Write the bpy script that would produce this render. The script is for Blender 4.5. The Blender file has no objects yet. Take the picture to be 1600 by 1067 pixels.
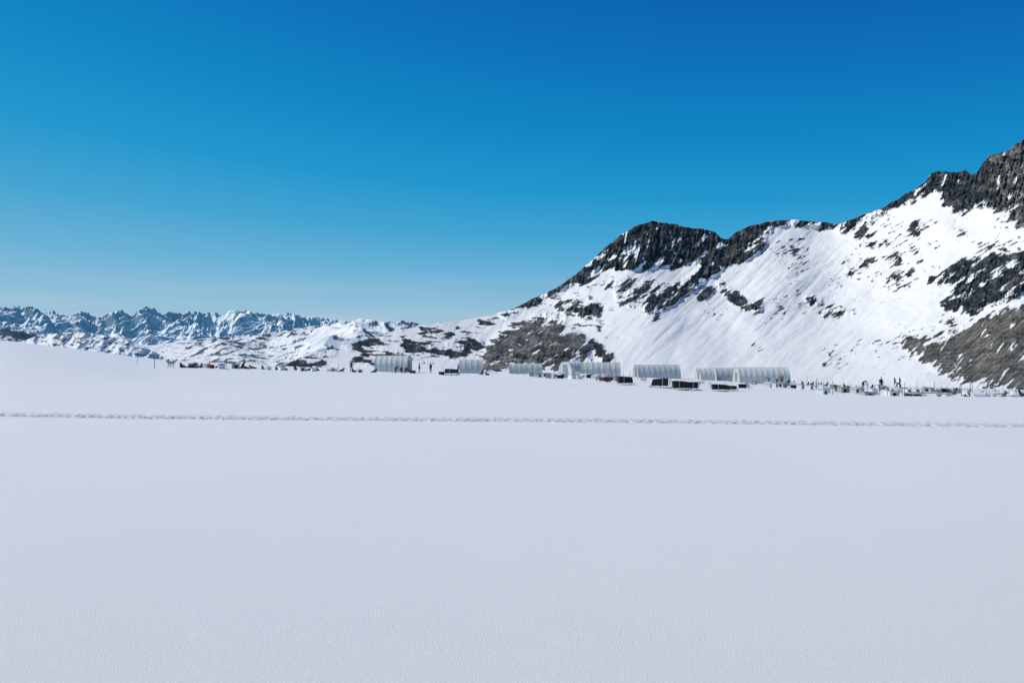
import bpy, math, random
import numpy as np
from mathutils import Vector, Matrix
random.seed(7); np.random.seed(7)
S=bpy.context.scene
S.view_settings.view_transform='Standard'; S.view_settings.look='None'
S.view_settings.exposure=0; S.view_settings.gamma=1
COL=S.collection
F=1155.6; EYE=1.7

# ------------------------------------------------------------ noise
def pn(x,y,seed=0):
    x=np.asarray(x,dtype=np.float64); y=np.asarray(y,dtype=np.float64)
    xi=np.floor(x).astype(np.int64); yi=np.floor(y).astype(np.int64)
    fx=x-xi; fy=y-yi
    def g(ix,iy,dx,dy):
        h=(ix*374761393+iy*668265263+seed*974634777)&0xffffffff
        h=((h^(h>>13))*1274126177)&0xffffffff
        h=h^(h>>16)
        a=(h&0xffff)*(2*np.pi/65536.0)
        return np.cos(a)*dx+np.sin(a)*dy
    sx=fx*fx*fx*(fx*(fx*6-15)+10); sy=fy*fy*fy*(fy*(fy*6-15)+10)
    a=g(xi,yi,fx,fy); b=g(xi+1,yi,fx-1,fy); c=g(xi,yi+1,fx,fy-1); d=g(xi+1,yi+1,fx-1,fy-1)
    return ((a+(b-a)*sx)+((c+(d-c)*sx)-(a+(b-a)*sx))*sy)*1.5
def fbm(x,y,o=5,seed=0,gain=.5):
    r=0;a=1
    for i in range(o):
        r=r+a*pn(x*2**i+i*17.3,y*2**i-i*9.1,seed+i); a*=gain
    return r
def ridged(x,y,o=5,seed=0,gain=.5):
    r=0;a=1
    for i in range(o):
        r=r+a*(1-2*np.abs(pn(x*2**i+i*7.3,y*2**i-i*5.1,seed+i))); a*=gain
    return r
def sstep(a,b,x):
    t=np.clip((x-a)/(b-a),0,1); return t*t*(3-2*t)
def segd(px,py,pts):
    d=np.full(np.shape(px),1e9)
    for (ax,ay),(bx,by) in zip(pts[:-1],pts[1:]):
        vx,vy=bx-ax,by-ay
        t=np.clip(((px-ax)*vx+(py-ay)*vy)/(vx*vx+vy*vy+1e-9),0,1)
        d=np.minimum(d,np.hypot(px-ax-t*vx,py-ay-t*vy))
    return d
def polysd(px,py,pts):
    p=list(pts)+[pts[0]]
    d=segd(px,py,p); ins=np.zeros(np.shape(px),bool)
    for (ax,ay),(bx,by) in zip(p[:-1],p[1:]):
        c=((ay>py)!=(by>py))&(px<(bx-ax)*(py-ay)/((by-ay)+1e-9)+ax)
        ins^=c
    return np.where(ins,d,-d)
def smooth(a,n):
    n=int(n)|1
    k=np.hanning(n+2)[1:-1]; k/=k.sum(); return np.convolve(np.pad(a,n//2,'edge'),k,'valid')

# ------------------------------------------------------------ materials
def newmat(n):
    m=bpy.data.materials.new(n); m.use_nodes=True
    nt=m.node_tree; b=nt.nodes['Principled BSDF']; return m,nt,b
def simple(n,c,rough=.7,var=.25,scale=8.,bump=.0,spec=.3):
    m,nt,b=newmat(n); N=nt.nodes; L=nt.links
    tc=N.new('ShaderNodeTexCoord'); no=N.new('ShaderNodeTexNoise'); no.inputs['Scale'].default_value=scale
    no.inputs['Detail'].default_value=5
    L.new(tc.outputs['Object'],no.inputs['Vector'])
    r=N.new('ShaderNodeValToRGB'); e=r.color_ramp.elements
    e[0].position=.3;e[1].position=.7
    e[0].color=(*[x*(1-var) for x in c],1); e[1].color=(*[min(1,x*(1+var)) for x in c],1)
    L.new(no.outputs['Fac'],r.inputs['Fac']); L.new(r.outputs['Color'],b.inputs['Base Color'])
    b.inputs['Roughness'].default_value=rough; b.inputs['Specular IOR Level'].default_value=spec
    return m
def terrain_mat(n,scale,bumpd,haze=0.,hz=(.12,.42,.62)):
    m,nt,b=newmat(n); N=nt.nodes; L=nt.links
    at=N.new('ShaderNodeAttribute'); at.attribute_name='Col'
    ge=N.new('ShaderNodeNewGeometry')
    no=N.new('ShaderNodeTexNoise'); no.inputs['Scale'].default_value=scale; no.inputs['Detail'].default_value=8
    no.inputs['Roughness'].default_value=.65
    L.new(ge.outputs['Position'],no.inputs['Vector'])
    rk=N.new('ShaderNodeMath'); rk.operation='SUBTRACT'; rk.inputs[0].default_value=1
    L.new(at.outputs['Alpha'],rk.inputs[1])          # alpha = snow amount
    mr=N.new('ShaderNodeMapRange'); mr.inputs['From Min'].default_value=.35; mr.inputs['From Max'].default_value=.68
    mr.inputs['To Min'].default_value=.35; mr.inputs['To Max'].default_value=1.8
    L.new(no.outputs['Fac'],mr.inputs['Value'])
    mx=N.new('ShaderNodeMix'); mx.data_type='FLOAT'; mx.inputs[2].default_value=1
    L.new(rk.outputs[0],mx.inputs[0]); L.new(mr.outputs[0],mx.inputs[3])
    mu=N.new('ShaderNodeVectorMath'); mu.operation='SCALE'
    L.new(at.outputs['Color'],mu.inputs[0]); L.new(mx.outputs[0],mu.inputs['Scale'])
    L.new(mu.outputs[0],b.inputs['Base Color'])
    b.inputs['Roughness'].default_value=.85; b.inputs['Specular IOR Level'].default_value=.15
    bu=N.new('ShaderNodeBump'); bu.inputs['Distance'].default_value=bumpd
    ms=N.new('ShaderNodeMath'); ms.operation='MULTIPLY_ADD'; ms.inputs[1].default_value=.95; ms.inputs[2].default_value=.03
    L.new(rk.outputs[0],ms.inputs[0]); L.new(ms.outputs[0],bu.inputs['Strength'])
    L.new(no.outputs['Fac'],bu.inputs['Height']); L.new(bu.outputs['Normal'],b.inputs['Normal'])
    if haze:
        b.inputs['Emission Color'].default_value=(*hz,1); b.inputs['Emission Strength'].default_value=haze  # blue self-glow painted in for distance haze; the terrain is no light source
    return m

# ------------------------------------------------------------ grid mesh
def grid_obj(name,P,mat,col=None):
    R,C,_=P.shape
    me=bpy.data.meshes.new(name)
    idx=np.arange(R*C).reshape(R,C)
    q=np.stack([idx[:-1,:-1],idx[:-1,1:],idx[1:,1:],idx[1:,:-1]],-1).reshape(-1,4)
    me.vertices.add(R*C); me.vertices.foreach_set('co',P.astype(np.float32).ravel())
    me.loops.add(q.size); me.loops.foreach_set('vertex_index',q.astype(np.int32).ravel())
    me.polygons.add(len(q)); me.polygons.foreach_set('loop_start',np.arange(0,q.size,4,dtype=np.int32))
    me.polygons.foreach_set('use_smooth',np.ones(len(q),bool))
    me.update(calc_edges=True)
    if col is not None:
        a=me.color_attributes.new('Col','FLOAT_COLOR','POINT')
        a.data.foreach_set('color',col.astype(np.float32).ravel())
    me.materials.append(mat)
    o=bpy.data.objects.new(name,me); COL.objects.link(o)
    o['kind']='structure'
    return o

# ------------------------------------------------------------ ground
tab=[(-1600,.03),(-800,.022),(0,.012),(120,.0),(240,-.0138),(430,-.023),(615,-.029),(735,-.0303),(900,-.0330),(1025,-.0366),(1100,-.0402),(1190,-.0440),(1400,-.050),(1590,-.055),(2400,-.07),(3200,-.08)]
tx=np.arange(-1600,3200,4.); ts=np.interp(tx,[a for a,b in tab],[b for a,b in tab])
ts=smooth(ts,31)
def trackY(X): return 16.25-.084*X+.12*np.sin(X*.21+1)
def ground(X,Y,detail=True):
    X=np.asarray(X,float);Y=np.asarray(Y,float)
    u=X/np.maximum(Y,4.)*F+800
    s=np.interp(u,tx,ts)
    z=Y*s*sstep(8,62,Y)
    z=z+.10*fbm(X/18,Y/18,2,5)*sstep(10,40,Y)*(1-.5*sstep(100,160,Y))
    # edge of the snowfield rolls over into the valley
    e=np.maximum(Y-(168+10*pn(X/60,0*X,3)),0)
    z=z-e*e/(e+60)*.30
    if detail:
        z=z+.003*fbm(X/2.2,Y/1.1,3,11)*(1-sstep(20,60,Y))
        camp=sstep(62,85,Y)*(1-sstep(150,165,Y))*(.4+.6*sstep(-20,30,X))
        z=z+camp*.09*fbm(X/2.5,Y/2.5,4,21)
        d=Y-trackY(X)
        w=np.exp(-(d/.36)**4)
        chunk=fbm(X/.11,Y/.14,2,31)
        rut=-.05*w+.042*w*chunk
        berm=.02*np.exp(-((np.abs(d)-.46)/.07)**2)*(0.35+np.clip(fbm(X/.12,Y/.15,2,41)+.15,0,1.6))
        d2=d+.95+.1*np.sin(X*.4)
        z=z+(rut+berm)*(Y>13)*(Y<20)-.012*np.exp(-(d2/.05)**2)*(Y<20)
    return z
rows=np.concatenate([np.arange(-14,4,1.0),np.arange(4,14.2,.12),np.arange(14.2,18.6,.024)])
g=[18.6]
while g[-1]<230: g.append(g[-1]*1.011)
while g[-1]<1200: g.append(g[-1]*1.06)
rows=np.concatenate([rows,g[0:]])
w=np.linspace(-1,1,1800)
Yg=np.repeat(rows[:,None],len(w),1); Xg=w[None,:]*(np.maximum(Yg,-9)+12)*1.0
Zg=ground(Xg,Yg)
gd=Yg-trackY(Xg); gm=np.exp(-(gd/.44)**4)*np.clip(.8+.7*fbm(Xg/.2,Yg/.10,3,61),0,1)*(Yg>13)*(Yg<20)
gc=np.stack([gm,gm,gm,np.ones_like(gm)],-1)
m_snow,nt,b=newmat('snow_surface'); N=nt.nodes;L=nt.links
ge=N.new('ShaderNodeNewGeometry')
n1=N.new('ShaderNodeTexNoise'); n1.inputs['Scale'].default_value=110; n1.inputs['Detail'].default_value=5; n1.inputs['Roughness'].default_value=.75
n2=N.new('ShaderNodeTexNoise'); n2.inputs['Scale'].default_value=.25; n2.inputs['Detail'].default_value=3
for n in(n1,n2): L.new(ge.outputs['Position'],n.inputs['Vector'])
bu=N.new('ShaderNodeBump'); bu.inputs['Strength'].default_value=.9; bu.inputs['Distance'].default_value=.009
L.new(n1.outputs['Fac'],bu.inputs['Height']); L.new(bu.outputs['Normal'],b.inputs['Normal'])
r=N.new('ShaderNodeValToRGB'); r.color_ramp.elements[0].position=.3; r.color_ramp.elements[1].position=.7
r.color_ramp.elements[0].color=(.88,.875,.88,1); r.color_ramp.elements[1].color=(.90,.895,.895,1)
L.new(n2.outputs['Fac'],r.inputs['Fac'])
ga=N.new('ShaderNodeAttribute'); ga.attribute_name='Col'
gx=N.new('ShaderNodeMix'); gx.data_type='RGBA'; gx.inputs[7].default_value=(.50,.55,.59,1)
L.new(ga.outputs['Fac'],gx.inputs[0]); L.new(r.outputs['Color'],gx.inputs[6]); L.new(gx.outputs[2],b.inputs['Base Color'])
b.inputs['Roughness'].default_value=.55; b.inputs['Specular IOR Level'].default_value=.4
grid_obj('snow_ground',np.stack([Xg,Yg,Zg],-1),m_snow,gc)

# ------------------------------------------------------------ mountains
SNOW=np.array([.825,.835,.85])
def sheet(name,x0,x1,nc,nr,ridge,base,D0,D1,fn,mat,pw=.75,jag=lambda x:0*x,back=.5,sm=110):
    px=np.linspace(x0,x1,nc)
    vr0=np.interp(px,[p[0] for p in ridge],[p[1] for p in ridge])
    vr=vr0+jag(px)
    vrs=smooth(vr0,sm/(px[1]-px[0]))
    vb=np.interp(px,[p[0] for p in base],[p[1] for p in base])
    d0=np.interp(px,[p[0] for p in D0],[p[1] for p in D0]); d1=smooth(np.interp(px,[p[0] for p in D1],[p[1] for p in D1]),sm/(px[1]-px[0]))
    t=np.linspace(0,1,nr)[:,None]
    PX=np.repeat(px[None],nr,0); V=vb+(vr-vb)*t
    ts_=np.clip((vb-V)/(vb-vrs),0,1.6)
    D=d0+(d1-d0)*ts_**pw
    dD,col=fn(PX,V,t,D)
    D=D+dD
    X=D*(PX-800)/F; Z=EYE+D*(533.5-V)/F
    # back side: falls away behind the crest
    nb=24; tb=np.linspace(0,1,nb+1)[1:,None]
    Db=D[-1]*(1+back*tb*.6); Zb=Z[-1]-(Z[-1]-Z[0]+30)*tb**1.2*.9
    Xb=Db*(px-800)/F
    P=np.concatenate([np.stack([X,D,Z],-1),np.stack([Xb,Db,Zb+0*Xb],-1)],0)
    col=np.concatenate([col,np.repeat(col[-1:],nb,0)],0)
    return grid_obj(name,P,mat,col)
def hfield(name,x0,x1,nc,nr,Da,Db,prof,B,hfn,mfn,rock,mat,win=30):
    px=np.linspace(x0,x1,nc)[None]; D=(Da*(Db/Da)**np.linspace(0,1,nr))[:,None]
    D=np.repeat(D,nc,1); PX=np.repeat(px,nr,0); X=D*(PX-800)/F
    h=hfn(X,D,PX); T=(533.5-np.interp(px[0],[p[0] for p in prof],[p[1] for p in prof]))/F
    lo=np.zeros(nc);hi=np.full(nc,5000.)
    for _ in range(24):
        s=(lo+hi)/2; m=((B(D)+s*h-EYE)/D).max(0); up=m<T; lo=np.where(up,s,lo);hi=np.where(up,hi,s)
    s=smooth((lo+hi)/2,win/(px[0,1]-px[0,0]))
    Z=B(D)+s*h
    dx=np.gradient(X,axis=1); gx=np.gradient(Z,axis=1)/dx; gy=np.gradient(Z,axis=0)/np.gradient(D,axis=0)
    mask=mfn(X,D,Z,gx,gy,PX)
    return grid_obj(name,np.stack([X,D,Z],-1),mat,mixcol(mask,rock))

def mixcol(mask,rock):
    c=SNOW*(1-mask[...,None])+rock*mask[...,None]
    return np.concatenate([c,(1-mask)[...,None]],-1)

# --- main mountain
ridge=[(380,590),(430,574),(490,553),(560,534),(620,516),(690,505),(740,497),(770,492),(800,483),(830,468),(870,450),(900,428),(930,402),(960,375),(990,355),(1020,346),(1045,349),(1080,356),(1115,361),(1126,371),(1138,375),(1150,362),(1175,352),(1215,344),(1250,344),(1310,350),(1345,338),(1385,322),(1430,295),(1446,282),(1460,268),(1480,266),(1492,271),(1505,268),(1525,271),(1535,256),(1545,246),(1555,238),(1575,236),(1600,218),(1640,205),(1700,190),(1800,215),(1950,260),(2200,300)]
def rot(px,v,a,sx,sy):
    c,s=math.cos(a),math.sin(a)
    return (px*c+v*s)/sx,(-px*s+v*c)/sy
def main_fn(px,v,t,D):
    sky=np.interp(px,[p[0] for p in ridge],[p[1] for p in ridge])
    below=v-sky
    Fd=np.full(px.shape,-60.)
    def add(sd,cap): 
        nonlocal Fd; Fd=np.maximum(Fd,np.minimum(sd,cap))
    cliff=polysd(px,v,[(950,380),(990,340),(1020,330),(1118,345),(1136,378),(1118,398),(1095,408),(1060,414),(1000,418),(945,420),(962,395)])
    add(cliff,11)
    add(12-segd(px,v,[(960,378),(935,402),(905,430)]),8)
    add(7-segd(px,v,[(905,430),(870,452),(830,470),(790,490)]),5)
    spur=[(1190,352),(1165,368),(1140,392),(1110,415),(1085,440),(1050,462),(1018,480)]
    add(17-segd(px,v,spur[:4]),12); add(11-segd(px,v,spur[3:]),4)
    add(20-segd(px,v,[(1140,372),(1180,360)]),12)
    add(8-segd(px,v,[(1190,380),(1160,400)]),1)
    add(6-segd(px,v,[(1195,346),(1250,345),(1315,352)]),3.0)
    add(polysd(px,v,[(955,440),(1010,440),(1080,455),(1050,475),(985,478),(965,465)]),-1.)
    add(9-segd(px,v,[(878,482),(930,484)]),8); add(6-segd(px,v,[(850,492),(885,496)]),5)
    dome=polysd(px,v,[(750,566),(758,545),(775,525),(800,507),(835,500),(880,508),(905,520),(925,540),(922,562),(880,575),(800,578),(760,576)])
    add(dome,10)
    add(7-segd(px,v,[(925,540),(952,562)]),5)
    add(10-segd(px,v,[(835,500),(880,495)]),3)
    for c in [((635,536),(690,548),6,2),((705,540),(748,538),8,3),((545,540),(600,534),7,1),((440,572),(500,568),6,0),((660,520),(700,524),4,-1),((590,548),(640,556),5,0),((700,552),(745,560),6,1),((560,562),(600,572),5,1),((480,556),(520,552),4,0),
              ((755,505),(790,512),3,-2),((1330,420),(1430,400),6,-2),((1370,388),(1450,345),5,-3),((1380,430),(1440,425),4,-1),((1125,445),(1165,478),4,-1),((1145,468),(1185,480),4,2),((1263,467),(1280,470),4,3),((1100,462),(1112,452),4,0),((1290,490),(1330,488),3,-1),((1340,372),(1385,350),5,-2)]:
        add(c[2]-segd(px,v,[c[0],c[1]]),c[3])
    big=polysd(px,v,[(1425,305),(1455,255),(1540,225),(1610,180),(1800,150),(2000,240),(2000,380),(1610,352),(1585,352),(1568,335),(1540,322),(1505,330),(1478,322),(1462,300)])
    add(big,13)
    add(8-segd(px,v,[(1435,300),(1385,325),(1315,352)]),4)
    add(polysd(px,v,[(1450,432),(1510,405),(1600,395),(1700,380),(1700,470),(1600,458),(1540,482),(1500,492),(1470,478),(1500,450),(1452,440)]),5.)
    scree=polysd(px,v,[(1405,532),(1470,528),(1530,500),(1600,472),(1720,430),(2000,420),(2000,640),(1600,606),(1530,600),(1475,588),(1440,560)])
    add(scree*.8,12)
    sp1=polysd(px,v,[(1190,380),(1300,360),(1500,330),(1700,350),(1700,560),(1400,590),(1200,560),(1090,480)])
    sp2=polysd(px,v,[(500,540),(640,515),(760,500),(960,430),(1090,440),(1000,520),(760,575),(440,578)])
    a,b_=rot(px,v,-.62,36,12)
    n=fbm(a,b_,6,101,.62)
    a2,b2=rot(px,v,.05,34,10); nl=fbm(a2,b2,6,131,.6)
    lw=sstep(780,900,px); n=nl*(1-lw)+n*lw
    vert,vb2=rot(px,v,.25,9,40)
    nv=fbm(vert,vb2,4,151)
    cliffm=sstep(-4,6,np.maximum(cliff,big))
    fld=Fd+n*12-cliffm*np.clip(nv-.05,0,9)*30*sstep(1020,985,px)-cliffm*np.clip(nv-.3,0,9)*22
    q1,q2=rot(px,v,-.9,30,5); fld=fld-sstep(-4,6,scree)*np.clip(fbm(q1,q2,4,177)-.3,0,9)*24
    q1,q2=rot(px,v,-.5,26,6); fld=fld-sstep(-4,6,dome)*np.clip(fbm(q1,q2,4,179)-.35,0,9)*26
    # snow apron keeps the knoll apart from the slope above it
    ap=segd(px,v,[(752,530),(790,500),(840,488),(900,502),(945,530)])
    fld=fld-12*np.exp(-(ap/8)**2)*(dome<0)
    clus=fbm(px/80,v/50,2,171)
    a5,b5=rot(px,v,-.5,16,4.6); ns=fbm(a5,b5,5,161,.66)
    a6,b6=rot(px,v,.05,17,5.); ns2=fbm(a6,b6,5,165,.62)
    f1=np.where(sp1>0,(ns+clus*1.1)*12-12.4,-60); f2=np.where(sp2>0,(ns2+clus*.7)*12-9.4,-60)
    fld=np.maximum(fld,np.maximum(f1,f2))
    mask=sstep(-.9,.9,fld)
    # rock colour
    cn=fbm(px/12,v/12,5,201,.6)
    dark=np.array([.018,.024,.030]); mid=np.array([.105,.104,.10])
    k=sstep(-.3,.9,cn)[...,None]
    rock=dark*(1-k)+mid*k
    dm=sstep(-6,4,dome)[...,None]; kd=sstep(-.6,.7,fbm(px/24,v/12,5,207,.55))[...,None]
    rock=rock*(1-dm)+(np.array([.055,.055,.053])*(1-kd)+np.array([.20,.193,.178])*kd)*dm
    rg=(sstep(1530,1585,px)*sstep(-4,6,big))[...,None]; rock=rock*(1-rg)+(mid*.8*(1-k)+np.array([.24,.23,.22])*k)*rg
    sm=sstep(-4,5,scree); st,st2=rot(px,v,-.75,60,3.0); sn=sstep(-.5,.7,fbm(st,st2,4,221))[...,None]
    sc=np.array([.080,.076,.067])*(1-sn)+np.array([.17,.16,.14])*sn
    rock=rock*(1-sm[...,None])+sc*sm[...,None]
    # joints and cracks
    wx=px+6*fbm(px/24,v/24,3,241); wv=v+6*fbm(px/24,v/24,3,245)
    ca,cb=rot(wx,wv,-.5,26,10); crack=np.abs(pn(ca,cb,251)); ca,cb=rot(wx,wv,.8,14,26); crack=np.minimum(crack,np.abs(pn(ca,cb,255)))
    ck=(1-.8*sstep(.09,.0,crack)*(1-sm))[...,None]
    rock=rock*ck
    # relief toward the viewer (metres at 2 km)
    fade=sstep(0,.06,t); q=D/2000.
    a3,b3=rot(px,v,-.5,190,120)
    dD=50*fbm(a3,b3,2,301)+14.*fbm(px/60,v/32,3,311,.45)
    a7,b7=rot(px,v,-.75,90,22); dD=dD+7*ridged(a7,b7,3,321,.45)
    dD=dD-45*np.exp(-(segd(px,v,spur)/38)**2)*sstep(-5,30,below)
    dD=dD-35*np.exp(-(segd(px,v,[(1320,352),(1240,400),(1190,450)])/60)**2)
    dD=dD+35*np.exp(-(segd(px,v,[(960,430),(1060,428)])/26)**2)
    dD=dD-220*sstep(-8,34,dome)
    rr=ridged(px/26,v/22,5,401,.58)
    rockw=sstep(-6,5,Fd)
    dD=dD-rockw*(1-.6*dm[...,0])*(13.*rr+ (1-sm)*12*ridged(vert*1.2,vb2,4,421))
    dD=dD-rockw*(1-sm)*6*sstep(.0,.3,crack)
    dD=dD-dm[...,0]*26*ridged(px/60,v/34,2,433)
    dD=dD-mask*2.6
    return dD*fade*q*np.interp(px,[400,700,1000],[.6,.8,1.]),mixcol(mask,rock)
def mjag(x):
    rocky=np.interp(x,[700,800,950,1100,1140,1200,1320,1440,1460],[.4,1.2,1.2,1.6,1.8,1.,1.2,2.6,4.2])
    return rocky*fbm(x/14,x*0+3.3,4,501)
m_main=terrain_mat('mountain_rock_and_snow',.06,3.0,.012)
base=[(380,640),(600,620),(1000,640),(1600,660),(2200,700)]
sheet('mountain',380,2000,1600,440,ridge,base,[(380,420),(2200,430)],[(380,800),(600,1500),(760,1900),(1020,2500),(1300,2600),(1450,2250),(1600,1900),(2200,1600)],main_fn,m_main,.75,mjag)

# --- snow ridge beyond (true height field)
def multi(X,D,wl,o,seed,warp=.35,gain=.5,p=1.7):
    wx=X/wl+warp*fbm(X/wl*.8,D/wl*.8,2,seed+50); wy=D/wl+warp*fbm(X/wl*.8+9,D/wl*.8,2,seed+60)
    r=0;a=1;wgt=1.;tot=0
    for i in range(o):
        s=np.clip(1-1.25*np.abs(pn(wx*2**i+i*3.1,wy*2**i-i*5.7,seed+i)),0,1)**p
        r=r+a*s*wgt; tot+=a; wgt=np.clip(s*1.6,0.15,1); a*=gain
    return r/tot
def r2h(X,D,PX):
    m=multi(X,D,1100,6,611,.25,.43,1.4)
    return (.08+.92*m)*(.5+.5*sstep(3600,6800,D))*(1-.5*sstep(7200,8200,D))
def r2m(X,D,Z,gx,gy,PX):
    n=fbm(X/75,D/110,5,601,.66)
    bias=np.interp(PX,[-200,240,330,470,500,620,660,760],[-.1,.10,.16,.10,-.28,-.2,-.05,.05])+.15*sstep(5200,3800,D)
    return sstep(-.04,.06,n*.55+bias-.42+.55*np.hypot(gx,gy)-.4*gx)*.95  # right-facing slopes get extra rock tone, painting in their shaded side
m2=terrain_mat('snow_ridge_rock_snow_and_shade',.02,6.,.06,(.13,.45,.75))
hfield('snow_ridge',-500,800,1400,330,3400,8200,[(-500,505),(-100,508),(0,513),(45,516),(62,525),(150,535),(240,540),(290,532),(350,526),(420,521),(470,512),(530,504),(556,500),(572,498),(600,503),(625,502),(660,507),(690,505),(800,520)],lambda D:-210+150*sstep(3400,6800,D),r2h,r2m,np.array([.03,.05,.07]),m2,50)  # bluish rock colour includes painted distance haze
# --- near left foothill
def foot_fn(px,v,t,D):
    r1=ridged((px+v*.4)/38,v/40,4,661,.5)
    dD=-40*r1
    a,b_=rot(px,v,.12,14,4.5); n=fbm(a,b_,6,651,.68)
    bias=np.interp(px,[-400,20,60,110,210,260],[-.5,-.4,.0,.06,.04,.1])
    mask=sstep(-.05,.10,n*.8+bias-.34)
    rock=np.array([.03,.045,.055])*(1+.0*px[...,None])
    return dD*sstep(0,.1,t),mixcol(mask*.95,rock)
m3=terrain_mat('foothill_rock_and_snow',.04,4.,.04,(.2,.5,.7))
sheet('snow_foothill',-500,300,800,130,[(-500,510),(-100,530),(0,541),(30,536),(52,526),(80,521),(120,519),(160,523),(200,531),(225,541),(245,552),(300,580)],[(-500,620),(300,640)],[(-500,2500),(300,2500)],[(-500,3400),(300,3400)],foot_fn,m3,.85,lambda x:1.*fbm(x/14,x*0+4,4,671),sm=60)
# --- far alpine range (true height field)
fr=[(-500,476),(-60,480),(0,478),(14,481),(22,477),(35,481),(46,478),(58,482),(64,488),(85,487),(108,495),(124,485),(140,490),(150,497),(170,489),(188,483),(200,491),(208,495),(216,483),(230,478),(244,484),(252,492),(262,487),(285,490),(300,487),(330,488),(345,491),(360,486),(382,485),(400,489),(430,492),(455,490),(462,491),(475,496),(495,495),(510,498),(525,501),(545,503),(600,511),(700,515)]
def frh(X,D,PX):
    m=multi(X,D,1250,7,741,.26,.54,1.35)
    return m*(.55+.45*sstep(9500,13500,D))*(1-.7*sstep(14000,16500,D))
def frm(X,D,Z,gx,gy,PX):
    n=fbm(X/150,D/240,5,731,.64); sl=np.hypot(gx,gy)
    return sstep(-.07,.14,n*.45-.55+.42*sl+.10*sstep(-100,300,Z)-.25*gx)*.85  # rock by slope, plus blue shade painted on slopes turned from the sun
m4=terrain_mat('far_range_rock_snow_and_shade',.006,12.,.20,(.07,.38,.72))
hfield('alpine_range',-500,700,1700,520,8800,16500,fr,lambda D:-360+300*sstep(8800,14000,D),frh,frm,np.array([.03,.065,.10]),m4,16)  # rock colour tinted blue to carry painted aerial haze

# ------------------------------------------------------------ mesh builder
class MB:
    def __init__(s): s.v=[];s.f=[]
    def box(s,c,d,rz=0,ry=0,taper=1.):
        o=len(s.v); R=Matrix.Rotation(rz,3,'Z')@Matrix.Rotation(ry,3,'Y')
        for z in(-1,1):
            k=taper if z>0 else 1
            for x,y in((-1,-1),(1,-1),(1,1),(-1,1)):
                s.v.append(tuple(Vector(c)+R@Vector((x*d[0]/2*k,y*d[1]/2*k,z*d[2]/2))))
        for f in((0,3,2,1),(4,5,6,7),(0,1,5,4),(1,2,6,5),(2,3,7,6),(3,0,4,7)): s.f.append(tuple(o+i for i in f))
        return s
    def tube(s,path,r,n=8):
        path=[Vector(p) for p in path]; o=len(s.v)
        rs=r if isinstance(r,(list,tuple)) else [r]*len(path)
        for i,p in enumerate(path):
            t=(path[min(i+1,len(path)-1)]-path[max(i-1,0)]).normalized()
            a=t.cross(Vector((0,0,1)) if abs(t.z)<.9 else Vector((1,0,0))).normalized(); b=t.cross(a)
            for k in range(n):
                an=2*math.pi*k/n; s.v.append(tuple(p+(a*math.cos(an)+b*math.sin(an))*rs[i]))
        for i in range(len(path)-1):
            for k in range(n):
                s.f.append((o+i*n+k,o+i*n+(k+1)%n,o+(i+1)*n+(k+1)%n,o+(i+1)*n+k))
        s.f.append(tuple(o+k for k in range(n))[::-1]); s.f.append(tuple(o+(len(path)-1)*n+k for k in range(n)))
        return s
    def mesh(s,name,mat,smooth=False,bevel=0):
        me=bpy.data.meshes.new(name); me.from_pydata(s.v,[],s.f); me.update()
        if bevel:
            import bmesh
            bm=bmesh.new(); bm.from_mesh(me); bmesh.ops.bevel(bm,geom=bm.edges[:],offset=bevel,segments=2,affect='EDGES',profile=.5); bm.to_mesh(me); bm.free()
        me.materials.append(mat)
        if smooth: me.polygons.foreach_set('use_smooth',[True]*len(me.polygons))
        return me
def place(px,D): 
    X=D*(px-800)/F; return X,D,float(ground(X,D))
def dist(px,yb):
    s=float(np.interp(px,tx,ts)); a=(yb-533.5)/F+s
    return min(150,max(40,EYE/max(a,.005)))
def thing(name,parts,loc,rz,label,cat,group=None,scale=1.):
    if len(parts)==1 and parts[0][0] is None:
        r=bpy.data.objects.new(name,parts[0][1]); COL.objects.link(r)
    else:
        r=bpy.data.objects.new(name,None); r.empty_display_size=.3; COL.objects.link(r)
        for pn_,me in parts:
            o=bpy.data.objects.new(pn_,me); COL.objects.link(o); o.parent=r
    r.location=loc; r.rotation_euler=(0,0,rz); r.scale=(scale,)*3
    r['label']=label; r['category']=cat
    if group: r['group']=group
    return r

# ------------------------------------------------------------ object materials
m_cover=simple('tent_fabric',(.50,.54,.54),.6,.12,.8)
m_cover2=simple('tent_fabric_bright',(.60,.635,.63),.6,.10,.8)
m_rib=simple('tent_rib_webbing',(.40,.43,.44),.6,.1)
m_door=simple('door_canvas',(.25,.27,.29),.7,.15)
m_black=simple('black_cordura',(.016,.017,.02),.75,.4,6,.3)
m_navy=simple('navy_tarp',(.02,.035,.07),.6,.3,6,.3)
m_wood=simple('weathered_wood',(.16,.12,.085),.8,.3,12,.2)
m_steel=simple('galvanised_steel',(.25,.27,.29),.4,.2)
m_ply=simple('painted_plywood',(.68,.70,.71),.7,.12,4,.1)
m_ply2=simple('weathered_plywood',(.36,.35,.34),.8,.25,4,.2)
m_hole_shade=simple('painted_interior_shade',(.012,.012,.014),.9,.2)
m_blue=simple('blue_plastic_pole',(.03,.12,.3),.5,.1)
m_red=simple('red_canvas',(.14,.02,.02),.7,.2)
m_white=simple('white_plastic',(.7,.72,.74),.45,.06)

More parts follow.
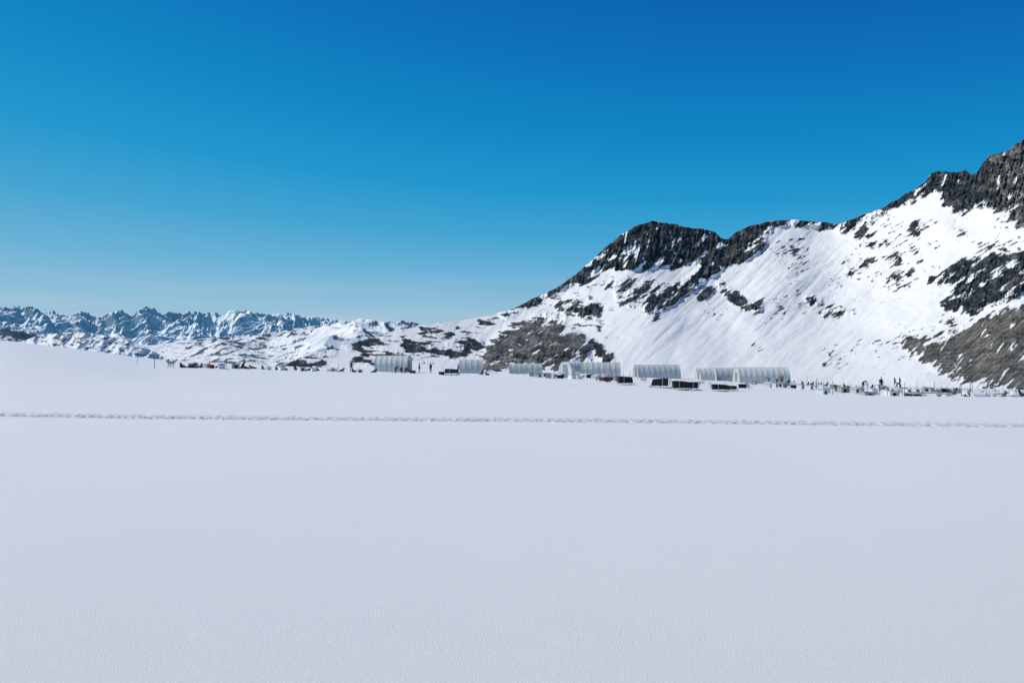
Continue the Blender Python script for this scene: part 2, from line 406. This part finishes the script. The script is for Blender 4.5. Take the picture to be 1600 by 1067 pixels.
# ------------------------------------------------------------ tents
def tent(L,H,W,bright,nribs):
    hw=W/2; na=22
    def prof(k,inset=0):
        a=math.pi*k/na; c,s=math.cos(a),math.sin(a); e=.72
        return (math.copysign(abs(c)**e,c)*(hw-inset),abs(s)**e*(H-inset))
    ns=nribs*4
    b=MB()
    for i in range(ns+1):
        x=-L/2+L*i/ns; ph=(i%4)/4; sag=.045*math.sin(math.pi*ph)
        for k in range(na+1):
            y,z=prof(k,sag+.015); b.v.append((x,y,z))
    for i in range(ns):
        for k in range(na):
            p=i*(na+1)+k; b.f.append((p,p+na+1,p+na+2,p+1))
    parts=[('cover',b.mesh('cover',m_cover2 if bright else m_cover,True))]
    for i in range(nribs+1):
        x=-L/2+L*i/nribs
        parts.append(('rib',MB().tube([(x,)+prof(k) for k in range(na+1)],.018,6).mesh('rib',m_rib,True)))
    for sgn in(-1,1):
        kk=3 if sgn>0 else na-3
        y,z=prof(kk,-.02); parts.append(('purlin',MB().tube([(-L/2,y,z),(L/2,y,z)],.022,6).mesh('purlin',m_rib,True)))
    for sgn in(-1,1):
        e=MB(); x=sgn*(L/2-.06)
        e.v=[(x,0,.0)]+[(x,)+prof(k,.05) for k in range(na+1)]
        e.f=[(0,k+1,k+2) if sgn>0 else (0,k+2,k+1) for k in range(na)]
        parts.append(('end_wall',e.mesh('end_wall',m_cover)))
        parts.append(('door',MB().box((sgn*(L/2-.02),0,1.0),(.05,1.1,1.98)).mesh('door',m_door,bevel=.01)))
        parts.append(('door_frame',MB().tube([(sgn*(L/2),-.6,0),(sgn*(L/2),-.6,2.05),(sgn*(L/2),.6,2.05),(sgn*(L/2),.6,0)],.04,6).mesh('door_frame',m_rib)))
    return parts
# px centre, width px, dist, height px, yaw deg, ribs
for px,wp,D,hp,yaw,nr,br,lab in [
 (615,50,133,27,-3,6,1,'long white fabric hoop tent with a ridge seam, on snow'),
 (737,37,136,23,2,4,0,'short white hoop tent beside an exposed rock outcrop'),
 (821,50,142,17,3,6,0,'low grey-white hoop tent behind a line of stakes'),
 (893,20,140,22,30,3,1,'small pale hoop tent touching a longer hoop tent'),
 (938,60,134,23,-4,7,0,'long grey-white ribbed hoop tent near snow hutches'),
 (1026,66,134,22,3,8,0,'long white ribbed hoop tent on open snow'),
 (1102,22,137,20,0,3,1,'small bright white hoop tent at the end of a row'),
 (1132,36,141,22,2,4,0,'mid-sized grey-white hoop tent between two others'),
 (1189,77,133,27,-2,9,1,'largest white ribbed hoop tent with closed ends')]:
    x,y,z=place(px,D); L=wp*D/F/math.cos(math.radians(yaw)) if yaw<20 else 3.
    H=hp*D/F
    t_=thing('hoop_tent',tent(L,H,min(5.,H*1.7),br,nr),(x,y,z-.12),math.radians(yaw),lab,'tent','hoop tents of the camp')

# ------------------------------------------------------------ skinned figures
def skin(name,verts,edges,mats,tags=None,levels=1):
    me=bpy.data.meshes.new(name+'_s'); me.from_pydata([v[:3] for v in verts],edges,[])
    o=bpy.data.objects.new(name+'_s',me); COL.objects.link(o)
    md=o.modifiers.new('s','SKIN'); md.use_smooth_shade=True
    sv=me.skin_vertices[0].data
    for i,v in enumerate(verts):
        sv[i].radius=(v[3],v[4] if len(v)>4 else v[3]); sv[i].use_root=(i==0)
    ss=o.modifiers.new('u','SUBSURF'); ss.levels=levels; ss.render_levels=levels
    bpy.context.view_layer.update()
    dg=bpy.context.evaluated_depsgraph_get()
    out=bpy.data.meshes.new_from_object(o.evaluated_get(dg),depsgraph=dg)
    out.name=name; bpy.data.objects.remove(o)
    out.materials.clear()
    for m in mats: out.materials.append(m)
    V=[Vector(v[:3]) for v in verts]
    if tags:
        for p in out.polygons:
            c=p.center; best=1e9;bt=0
            for (a,b_),tg in zip(edges,tags):
                ab=V[b_]-V[a]; t=max(0,min(1,(c-V[a]).dot(ab)/max(ab.length_squared,1e-9)))
                d=(c-V[a]-ab*t).length
                if d<best: best=d;bt=tg
            p.material_index=bt
    out.polygons.foreach_set('use_smooth',[True]*len(out.polygons))
    return out
def coat(n,back,belly):
    m,nt,b=newmat(n);N=nt.nodes;L=nt.links
    tc=N.new('ShaderNodeTexCoord'); no=N.new('ShaderNodeTexNoise'); no.inputs['Scale'].default_value=4
    sp=N.new('ShaderNodeSeparateXYZ'); L.new(tc.outputs['Object'],no.inputs['Vector']); L.new(tc.outputs['Object'],sp.inputs[0])
    ad=N.new('ShaderNodeMath'); ad.operation='MULTIPLY_ADD'; ad.inputs[1].default_value=.5; L.new(no.outputs['Fac'],ad.inputs[0]); L.new(sp.outputs['Z'],ad.inputs[2])
    r=N.new('ShaderNodeValToRGB'); r.color_ramp.elements[0].position=.58; r.color_ramp.elements[1].position=.70
    r.color_ramp.elements[0].color=(*belly,1); r.color_ramp.elements[1].color=(*back,1)
    L.new(ad.outputs[0],r.inputs['Fac']); L.new(r.outputs['Color'],b.inputs['Base Color']); b.inputs['Roughness'].default_value=.9
    return m
coats=[coat('coat_black_tan',(.012,.012,.013),(.05,.035,.025)),coat('coat_grey_white',(.10,.10,.105),(.5,.48,.45)),coat('coat_brown',(.05,.032,.02),(.11,.075,.05)),coat('coat_cream',(.45,.42,.37),(.6,.58,.54))]
def dog(pose,ci):
    v=[];e=[]
    def ch(start,pts):
        p=start
        for q in pts:
            v.append(q); e.append((p,len(v)-1)); p=len(v)-1
        return p
    if pose=='stand':
        v.append((0,0,.52,.115,.125)); ch(0,[(.22,0,.52,.12,.135),(.44,0,.50,.125,.15),(.55,0,.60,.085,.1),(.66,0,.735,.075,.08)]); h=4
        ch(h,[(.77,0,.71,.042,.045),(.85,0,.70,.028,.03)])
        for s in(-1,1):
            ch(h,[(.65,s*.05,.80,.028),(.645,s*.06,.87,.010)])
            ch(2,[(.45,s*.09,.40,.055),(.42,s*.10,.30,.042),(.455,s*.10,.15,.028),(.455,s*.10,.05,.027),(.50,s*.10,.028,.03)])
            ch(0,[(.0,s*.09,.44,.075),(.09,s*.11,.31,.052),(-.08,s*.11,.18,.029),(-.06,s*.11,.05,.026),(.0,s*.11,.028,.03)])
        ch(0,[(-.12,0,.58,.045),(-.22,0,.68,.045),(-.2,0,.79,.035),(-.12,0,.81,.018)])
    elif pose=='lie':
        v.append((0,0,.15,.13,.13)); ch(0,[(.24,0,.17,.12,.13),(.45,0,.20,.125,.14),(.55,0,.30,.08,.09),(.64,0,.40,.072,.075)]); h=4
        ch(h,[(.75,0,.37,.042),(.83,0,.36,.028)])
        for s in(-1,1):
            ch(h,[(.63,s*.05,.465,.028),(.625,s*.06,.53,.010)])
            ch(2,[(.44,s*.12,.13,.05),(.40,s*.13,.06,.038),(.56,s*.12,.04,.03),(.70,s*.11,.032,.03)])
            ch(0,[(.02,s*.14,.12,.07),(.16,s*.17,.10,.05),(.0,s*.18,.045,.03),(.14,s*.18,.032,.03)])
        ch(0,[(-.13,0,.12,.045),(-.22,.1,.07,.045),(-.2,.25,.05,.03)])
    else:
        v.append((0,0,.16,.13,.13)); ch(0,[(.10,0,.32,.12,.125),(.22,0,.46,.115,.125),(.28,0,.60,.08,.085),(.34,0,.72,.074,.078)]); h=4
        ch(h,[(.45,0,.70,.042),(.53,0,.69,.028)])
        for s in(-1,1):
            ch(h,[(.33,s*.05,.785,.028),(.325,s*.06,.855,.010)])
            ch(2,[(.27,s*.09,.40,.05),(.26,s*.10,.28,.04),(.29,s*.10,.13,.027),(.30,s*.1,.045,.027),(.35,s*.10,.028,.03)])
            ch(0,[(.04,s*.12,.15,.085),(.20,s*.14,.16,.055),(.03,s*.15,.05,.03),(.16,s*.15,.03,.03)])
        ch(0,[(-.14,0,.06,.045),(-.28,.05,.045,.045),(-.4,.12,.04,.02)])
    return skin('dog',v,e,[coats[ci]])
DOG={}
def add_dog(px,D,pose,ci,rz,lab,sc=1.1):
    key=(pose,ci)
    if key not in DOG: DOG[key]=dog(pose,ci)
    x,y,z=place(px,D)
    thing('sled_dog',[(None,DOG[key])],(x,y,z-.01),rz,lab,'dog','sled dogs staked out on the snow',sc)

SK=simple('skin',(.45,.27,.2),.6,.08); HAIR=simple('dark_hair',(.03,.02,.015),.8,.2); EYEM=simple('eye',(.01,.01,.01),.2,.1)
def person(pose,jacket,trous):
    v=[];e=[];tg=[]
    def ch(start,pts,t):
        p=start
        for q in pts:
            v.append(q); e.append((p,len(v)-1)); tg.append(t); p=len(v)-1
        return p
    def hand(w,d,side):
        # w wrist index, d hand direction ; palm then five fingers
        W=Vector(v[w][:3]); d=Vector(d).normalized(); n=Vector((1,0,0)) if abs(d.x)<.8 else Vector((0,0,1)); a=d.cross(n).normalized(); n=a.cross(d)
        P=W+d*.06; v.append((*P,.03,.022)); e.append((w,len(v)-1)); tg.append(2); p=len(v)-1
        for i,(o,l) in enumerate([(-.03,.06),(-.01,.075),(.011,.07),(.031,.055)]):
            q=P+n*o+d*.045; q2=q+d*l*.5+a*side*.01; q3=q+d*l*.85+a*side*.03
            ch(p,[(*q,.010),(*q2,.009),(*q3,.007)],2)
        q=P-n*.035-d*.02; ch(p,[(*q,.012),(*(q-n*.02+d*.03),.009),(*(q-n*.02+d*.055+a*side*.01),.008)],2)
    if pose=='stand':
        sp=[(0,0,.95,.15,.12),(0,.0,1.12,.15,.11),(.01,0,1.32,.17,.12),(.0,0,1.46,.08,.07)]; neck=(.01,0,1.54,.055,.055); head=(.03,0,1.64,.085,.1); crown=(.02,0,1.70,.075,.075)
        arms=[[(.0,s*.2,1.42,.065),(-.02,s*.26,1.14,.05),(.08,s*.25,.90,.036)] for s in(-1,1)]; ad=(.15,0,-1)
        legs=[[(0,s*.1,.86,.09),(.02,s*.12,.48,.065),(-.01+.06*s,s*.13,.10,.045),(.12+.06*s,s*.14,.045,.045)] for s in(-1,1)]
    elif pose=='bend':
        sp=[(0,0,.9,.15,.12),(.14,0,1.02,.15,.11),(.32,0,1.12,.17,.12),(.43,0,1.14,.08,.07)]; neck=(.49,0,1.15,.055,.055); head=(.58,0,1.13,.085,.1); crown=(.62,0,1.16,.075,.075)
        arms=[[(.36,s*.2,1.06,.065),(.42,s*.23,.80,.05),(.55,s*.18,.58,.036)] for s in(-1,1)]; ad=(.3,0,-1)
        legs=[[(-.02,s*.1,.82,.09),(.06,s*.13,.46,.065),(-.04,s*.14,.10,.045),(.09,s*.15,.045,.045)] for s in(-1,1)]
    else:
        sp=[(0,0,.42,.15,.13),(.03,0,.60,.15,.11),(.06,0,.80,.17,.12),(.07,0,.93,.08,.07)]; neck=(.08,0,1.0,.055,.055); head=(.11,0,1.09,.085,.1); crown=(.10,0,1.15,.075,.075)
        arms=[[(.06,s*.2,.88,.065),(.14,s*.25,.64,.05),(.36,s*.16,.58,.036)] for s in(-1,1)]; ad=(1,0,-.1)
        legs=[[(.03,s*.11,.40,.09),(.42,s*.14,.44,.065),(.38,s*.14,.09,.045),(.5,s*.15,.045,.045)] for s in(-1,1)]
    v.append(sp[0]); ch(0,sp[1:],0); n=ch(3,[neck,head],2); h=n; ch(h,[crown],2)
    hx,hy,hz=head[:3]; ch(h,[(hx+.10,0,hz-.01,.014,.018)],2)
    for i,s in enumerate((-1,1)):
        ch(h,[(hx-.005,s*.088,hz,.012,.022)],2)
        w_=ch(2,arms[i],0); hand(w_,ad,-s); ch(0,legs[i],1)
    body=skin('body',v,e,[jacket,trous,SK],tg,1)
    # hair cap (shaped half shell following the skull)
    b=MB(); nu,nv=12,6; cx,cy,cz=hx-.012,0,hz+.03
    for i in range(nv+1):
        ph=i/nv*1.75
        for k in range(nu):
            an=2*math.pi*k/nu; fr=(.8 if math.cos(an)>.3 else 1.0); p=ph*fr
            b.v.append((cx+.098*math.sin(p)*math.cos(an),cy+.094*math.sin(p)*math.sin(an),cz+.105*math.cos(p)))
    for i in range(nv):
        for k in range(nu): b.f.append((i*nu+k,(i+1)*nu+k,(i+1)*nu+(k+1)%nu,i*nu+(k+1)%nu))
    hair=b.mesh('hair',HAIR,True)
    parts=[('body',body),('hair',hair)]
    for s in(-1,1):
        c=MB().tube([(hx+.082,s*.03,hz+.012),(hx+.09,s*.03,hz+.012)],[.011,.007],8).mesh('eye',EYEM)
        parts.append(('eye',c))
    return parts
J={'black':simple('black_jacket',(.015,.016,.02),.8,.3),'orange':simple('orange_jacket',(.5,.13,.03),.7,.2),'navy':simple('navy_jacket',(.02,.03,.06),.8,.2),'red':simple('dark_red_jacket',(.2,.03,.03),.8,.2),'grey':simple('grey_jacket',(.12,.12,.13),.8,.2)}
TR=simple('dark_trousers',(.02,.02,.025),.85,.2)
PC={}
def add_person(px,D,pose,col,rz,lab):
    if (pose,col) not in PC: PC[(pose,col)]=person(pose,J[col],TR)
    x,y,z=place(px,D)
    thing('person',PC[(pose,col)],(x,y,z-.02),rz,lab,'person',scale=1.04)
pe=[(549,118,'stand','black',1.5,'person in black jacket and dark trousers standing on snow'),
(618,124,'bend','black',-.4,'person in black jacket bending beside a white hoop tent'),
(627,125,'sit','navy',-1.2,'person in navy jacket sitting low by a hoop tent'),
(635,125,'sit','black',-2.0,'person in black jacket seated by a hoop tent'),
(655,130,'stand','black',.3,'person in black jacket standing on open snow'),
(673,131,'stand','navy',2.4,'person in navy jacket standing facing a companion'),
(716,126,'stand','black',2.9,'person in black jacket standing behind a sled'),
(1202,126,'bend','orange',2.6,'person in orange jacket leaning over beside a tent'),
(1214,125,'bend','orange',.3,'person in orange jacket leaning toward dark dogs'),
(1222,125,'stand','grey',1.0,'person in grey jacket standing beside a hoop tent'),
(1348,112,'bend','red',.3,'person in dark red jacket bending over a hutch'),
(1377,108,'stand','navy',-1.2,'person in navy jacket standing among dog hutches'),
(1407,100,'bend','black',2.8,'person in black jacket bending over a dog'),
(1232,122,'sit','black',-1.0,'person in black jacket crouching with dogs')]
for a in pe: add_person(*a)

# ------------------------------------------------------------ dogs
r_=random.Random(3)
add_dog(263,78,'stand',3,0.4,'cream and grey sled dog standing alert beside a blue pole',1.15)
add_dog(269,80,'stand',1,2.6,'grey and white sled dog standing on snow',1.1)
for px,D,po,ci in [(287,84,'lie',0),(294,86,'lie',0),(311,92,'lie',2),(338,98,'lie',0),(377,104,'sit',0),(389,104,'lie',0),(399,108,'lie',2),(411,108,'lie',0),(433,112,'lie',0),(447,114,'lie',0),(463,115,'sit',2),(479,116,'lie',0),(497,118,'lie',0),(512,118,'lie',1),(531,120,'lie',0),(556,120,'lie',0),
   (582,122,'lie',0),(763,120,'lie',0),(752,122,'sit',0)]:
    lab={'lie':'lying','sit':'sitting','stand':'standing'}[po]; cl=['black','grey and white','brown','cream'][ci]
    add_dog(px,D,po,ci,r_.uniform(-3,3),f'{cl} sled dog {lab} on the snow by its stake',1.25)
dd=[]
for i in range(15): dd.append((1228+i*4.4+r_.uniform(-2,2),r_.uniform(98,124)))
for i in range(24): dd.append((1304+i*12.5+r_.uniform(-6,6),r_.uniform(58,100)-i*.5))
for px,D in dd:
    po=r_.choice(['stand','lie','sit','lie']); ci=r_.choice([0,0,0,2,1,1 if px>1300 else 0])
    lab={'lie':'lying','sit':'sitting','stand':'standing'}[po]; cl=['black','grey and white','brown','cream'][ci]
    add_dog(px,max(52,D),po,ci,r_.uniform(-3,3),f'{cl} sled dog {lab} among rows of hutches',1.05)

# ------------------------------------------------------------ dog hutches
def hutch(mat):
    w=MB(); L_,W_,H_=.95,.7,.6
    w.box((0,W_/2-.015,H_/2),(L_,.03,H_)); w.box((L_/2-.015,0,H_/2),(.03,W_-.06,H_)); w.box((-L_/2+.015,0,H_/2),(.03,W_-.06,H_))
    y=-W_/2+.015
    w.box((-.33,y,H_/2),(.29,.03,H_)); w.box((.33,y,H_/2),(.29,.03,H_)); w.box((0,y,.06),(.37,.03,.12)); w.box((0,y,.54),(.37,.03,.12))
    rf=MB(); rf.box((0,0,H_+.035),(L_+.1,W_+.12,.04),0,.06)
    d=MB(); d.box((0,-W_/2+.045,.3),(.36,.01,.36))  # dark sheet behind the opening, painted stand-in for the shaded inside
    return [('wall',w.mesh('wall',mat)),('roof',rf.mesh('roof',m_white if mat==m_ply else m_ply2,bevel=.006)),('doorway_shade',d.mesh('doorway_shade',m_hole_shade))]
HU=[hutch(m_ply),hutch(m_ply),hutch(m_ply2)]
hs=[]
for px,yb in [(302,0),(322,0),(346,0),(368,0),(420,0),(440,0),(471,0),(490,0),(521,0),(562,0)]: hs.append((px,np.interp(px,[300,560],[90,122])+r_.uniform(-4,4)))
for i in range(16): hs.append((832+i*8.6+r_.uniform(-3,3),r_.uniform(92,118)))
for i in range(9): hs.append((1168+i*14+r_.uniform(-5,5),r_.uniform(88,112)))
for i in range(42): hs.append((1285+i*7.7+r_.uniform(-5,5),r_.uniform(60,112)-i*.25))
for px,D in hs:
    x,y,z=place(px,max(55,D)); k_=r_.choice([0,0,1,2]); 
    thing('dog_hutch',HU[k_],(x,y,z-.04),r_.uniform(-2.6,2.6),('white painted' if k_<2 else 'weathered grey')+' plywood dog hutch standing on the snow','dog hutch','dog hutches on the snow',r_.uniform(.85,1.1))

# ------------------------------------------------------------ sleds
def sled(bag,tall):
    P=[]
    for s in(-1,1):
        P.append(('runner',MB().tube([(-1.1,s*.27,.05),(-.9,s*.27,.04),(.7,s*.27,.04),(.9,s*.27,.10),(1.02,s*.24,.24)],.028,6).mesh('runner',m_wood,True)))
    b=MB()
    for i in range(6): b.box((-.55+i*.27,0,.24),(.06,.56,.03))
    for s in(-1,1):
        b.tube([(-.7,s*.26,.24),(.9,s*.24,.25)],.02,6)
        for x in(-.6,0,.6): b.tube([(x,s*.27,.05),(x,s*.26,.24)],.018,6)
    P.append(('bed',b.mesh('bed',m_wood)))
    g_=MB()
    hh=tall
    prof=[(-.70,.27),(-.74,.27+hh),(-.25,.27+hh*1.04),(.2,.27+hh*.98),(.72,.27+hh*.88),(.86,.30)]
    n=len(prof)
    for s,wd in((-1,.30),(1,.30)):
        for x,z in prof: g_.v.append((x,s*wd*(1 if z<.4 else 1.05),z))
    g_.f.append(tuple(range(n))[::1]); g_.f.append(tuple(range(n,2*n))[::-1])
    for i in range(n): j=(i+1)%n; g_.f.append((i,i+n,j+n,j))
    P.append(('cargo_bag',g_.mesh('cargo_bag',bag,bevel=.03)))
    P.append(('strap',MB().box((-.2,0,.27+hh*.5),(.05,.66,hh*1.09)).mesh('strap',m_rib)))
    P.append(('handlebar',MB().tube([(-.78,-.27,.24),(-.95,-.27,.9),(-.98,-.2,.97),(-.98,.2,.97),(-.95,.27,.9),(-.78,.27,.24)],.02,6).mesh('handlebar',m_wood,True)))
    return P
SL=[sled(m_black,.62),sled(m_navy,.45),sled(m_black,.45)]
for px,yb,kk,rz,sc,lab in [(705,588,1,.1,1.35,'dark blue loaded dog sled parked on snow'),(976,601,0,.25,.95,'black-bagged dog sled turned slightly away'),(1032,606,0,2.9,.95,'black-bagged dog sled with raised handlebar'),
   (1063,609,0,.1,.9,'black cargo dog sled parked broadside'),(1080,609,0,3.0,.8,'black cargo dog sled nose to nose with another'),(1124,611,2,.05,.9,'low black dog sled on trampled snow'),(1426,628,2,.1,.75,'low black-covered sled near hutches'),(950,598,0,1.2,.7,'small dark sled seen end-on'),(1142,610,2,.4,.7,'small low black sled behind another')]:
    D=dist(px,yb); 
    if px==705: D=112
    x,y,z=place(px,D); thing('dog_sled',SL[kk],(x,y,z-.03),rz,lab,'dog sled','dog sleds parked at the camp',sc)

# rack
rk=[]
for s in(-1,1):
    for q in(-1,1): rk.append(('leg',MB().tube([(s*.5,q*.3,0),(s*.5,q*.3,.95)],.03,6).mesh('leg',m_steel)))
for h in(.25,.6,.93): rk.append(('shelf',MB().box((0,0,h),(1.05,.65,.03)).mesh('shelf',m_wood)))
rk.append(('crate',MB().box((-.2,0,.42),(.5,.5,.28)).mesh('crate',m_black,bevel=.02))); rk.append(('crate',MB().box((.25,0,.75),(.42,.5,.24)).mesh('crate',m_black,bevel=.02)))
x,y,z=place(1474,69); thing('equipment_rack',rk,(x,y,z-.02),.2,'open steel rack holding dark crates on snow','rack')
# storage boxes
def sbox(m): return [('box',MB().box((0,0,.22),(.8,.5,.42),taper=1.05).mesh('box',m,bevel=.02)),('lid',MB().box((0,0,.455),(.88,.57,.05)).mesh('lid',m,bevel=.015)),('handle',MB().tube([(.43,-.1,.3),(.47,-.1,.3),(.47,.1,.3),(.43,.1,.3)],.015,6).mesh('handle',m_steel))]
SBX={'red':sbox(m_red),'white':sbox(m_white),'dark':sbox(m_black)}
for px,D,c in [(330,95,'red'),(346,96,'white'),(862,100,'white'),(875,98,'dark'),(942,88,'red'),(921,104,'dark'),(905,96,'white'),(1241,95,'dark'),(1262,92,'white'),(895,110,'white'),(645,126,'dark'),(690,118,'dark'),(1005,98,'white'),(1095,90,'white'),(1160,84,'dark')]:
    x,y,z=place(px,D); thing('storage_box',SBX[c],(x,y,z-.03),r_.uniform(-1,1),f'{c} lidded plastic storage box on the snow','storage box','storage boxes around the camp')
# stakes
def stake(m,h,cap): 
    b=MB(); b.tube([(0,0,-.3),(0.01,0,h*.5),(0.0,.01,h)],[.034,.03,.026],8); 
    P=[('pole',b.mesh('pole',m,True))]
    P.append(('cap',MB().tube([(0,.01,h),(0,.01,h+.05),(0,.01,h+.07)],[.045,.045,.02],8).mesh('cap',cap)))
    return P
ST=[stake(m_wood,1.5,m_white),stake(m_steel,1.3,m_wood),stake(m_black,1.7,m_red),stake(m_blue,1.4,m_blue)]
sp=[(241,72,3,1.0),(215,88,3,.7),(327,96,0,.9),(354,100,0,.9),(528,116,0,1.),(512,118,1,.8)]
sp+=[(800+i*11+r_.uniform(-3,3),r_.uniform(110,128),r_.choice([0,1]),r_.uniform(.7,1)) for i in range(10)]
sp+=[(900+i*14+r_.uniform(-5,5),r_.uniform(92,120),r_.choice([0,1,2]),r_.uniform(.7,1)) for i in range(10)]
sp+=[(1230+i*10+r_.uniform(-5,5),r_.uniform(64,108)-i*.3,r_.choice([0,1,2]),r_.uniform(.6,1.0)) for i in range(38)]
for px,D,kk,sc in sp:
    x,y,z=place(px,max(55,D)); o=thing('stake',ST[kk],(x,y,z),0,['wooden','steel','black','blue'][kk]+' tether stake driven upright into snow','stake','tether stakes in the snow',sc)
    o.rotation_euler=(r_.uniform(-.06,.06),r_.uniform(-.06,.06),0)
# feather flags
for px in(1397,1405):
    x,y,z=place(px,118)
    fl=MB(); n=8
    for i in range(n+1):
        h=.6+1.3*i/n; wd=.3*math.sin(math.pi*(.15+.8*i/n))
        fl.v+= [(.03,0,h),(.03+wd,.04*math.sin(i),h)]
    for i in range(n): fl.f.append((2*i,2*i+1,2*i+3,2*i+2))
    thing('feather_flag',[('pole',MB().tube([(0,0,-.3),(0,0,1.9),(.1,0,2.05)],.02,6).mesh('pole',m_steel)),('cloth',fl.mesh('cloth',m_navy,True))],(x,y,z),.3,'dark feather flag on a thin pole in snow','flag','feather flags at the camp')

# ------------------------------------------------------------ light
AZ=-86; EL=45   # azimuth from view direction (+Y), negative = left
d=Vector((math.sin(math.radians(AZ))*math.cos(math.radians(EL)),math.cos(math.radians(AZ))*math.cos(math.radians(EL)),math.sin(math.radians(EL))))
sl=bpy.data.lights.new('sun','SUN'); sl.energy=3.5; sl.angle=math.radians(.5); sl.color=(1,.935,.79)
so=bpy.data.objects.new('sun',sl); COL.objects.link(so); so.rotation_euler=d.to_track_quat('Z','Y').to_euler(); so.location=(0,0,50)
W=bpy.data.worlds.new('World'); S.world=W; W.use_nodes=True; N=W.node_tree.nodes; L=W.node_tree.links
bg=N['Background']; sk=N.new('ShaderNodeTexSky'); sk.sky_type='NISHITA'; sk.sun_disc=False
sk.sun_elevation=math.radians(EL); sk.sun_rotation=math.radians(AZ); sk.altitude=1500; sk.air_density=1.0; sk.dust_density=.3; sk.ozone_density=3.0
tc=N.new('ShaderNodeTexCoord'); sx=N.new('ShaderNodeSeparateXYZ'); L.new(tc.outputs['Generated'],sx.inputs[0])
def mth(op,a,b=None,c=None):
    n=N.new('ShaderNodeMath'); n.operation=op
    for i,v in enumerate((a,b,c)):
        if v is None: continue
        if hasattr(v,'is_output'): L.new(v,n.inputs[i])
        else: n.inputs[i].default_value=v
    return n.outputs[0]
k1=mth('MULTIPLY_ADD',sx.outputs['X'],.36,1.0); tt=mth('MULTIPLY',sx.outputs['Z'],k1)
rp=N.new('ShaderNodeValToRGB'); cr=rp.color_ramp
def lin(c): 
    c/=255; return c/12.92 if c<.04045 else ((c+.055)/1.055)**2.4
stops=[(0,(172,199,216)),(.04,(146,191,216)),(.09,(104,177,214)),(.14,(64,164,210)),(.20,(24,151,206)),(.28,(0,134,197)),(.36,(0,116,187)),(.45,(0,98,176)),(1,(0,55,120))]
while len(cr.elements)<len(stops): cr.elements.new(.5)
for e_,(p,c_) in zip(cr.elements,stops): e_.position=p; e_.color=(*[lin(x) for x in c_],1)
L.new(tt,rp.inputs['Fac'])
sc_=N.new('ShaderNodeVectorMath'); sc_.operation='SCALE'; sc_.inputs['Scale'].default_value=.1; L.new(sk.outputs['Color'],sc_.inputs[0])
mxx=N.new('ShaderNodeMix'); mxx.data_type='RGBA'; mxx.inputs[0].default_value=.96
L.new(sc_.outputs[0],mxx.inputs[6]); L.new(rp.outputs['Color'],mxx.inputs[7])
# thin high haze streaks low over the range
mp=N.new('ShaderNodeMapping'); mp.inputs['Scale'].default_value=(3,3,60); L.new(tc.outputs['Generated'],mp.inputs['Vector'])
cn=N.new('ShaderNodeTexNoise'); cn.inputs['Scale'].default_value=1.2; cn.inputs['Detail'].default_value=5; L.new(mp.outputs[0],cn.inputs['Vector'])
c1=mth('MULTIPLY',mth('SUBTRACT',cn.outputs['Fac'],.42),2.2)
band=mth('MULTIPLY',mth('SUBTRACT',.10,sx.outputs['Z']),10.)
bandc=N.new('ShaderNodeClamp'); L.new(band,bandc.inputs[0]); c1c=N.new('ShaderNodeClamp'); L.new(c1,c1c.inputs[0])
fac=mth('MULTIPLY',mth('MULTIPLY',c1c.outputs[0],bandc.outputs[0]),.6)
mc=N.new('ShaderNodeMix'); mc.data_type='RGBA'; mc.inputs[7].default_value=(.55,.64,.74,1)
L.new(fac,mc.inputs[0]); L.new(mxx.outputs[2],mc.inputs[6])
L.new(mc.outputs[2],bg.inputs['Color']); bg.inputs['Strength'].default_value=1.0
# ------------------------------------------------------------ camera
c=bpy.data.cameras.new('camera'); c.lens=26; c.sensor_width=36; c.clip_end=60000; c.clip_start=.05
co=bpy.data.objects.new('camera',c); COL.objects.link(co); co.location=(0,0,EYE); co.rotation_euler=(math.radians(90),0,0)
S.camera=co
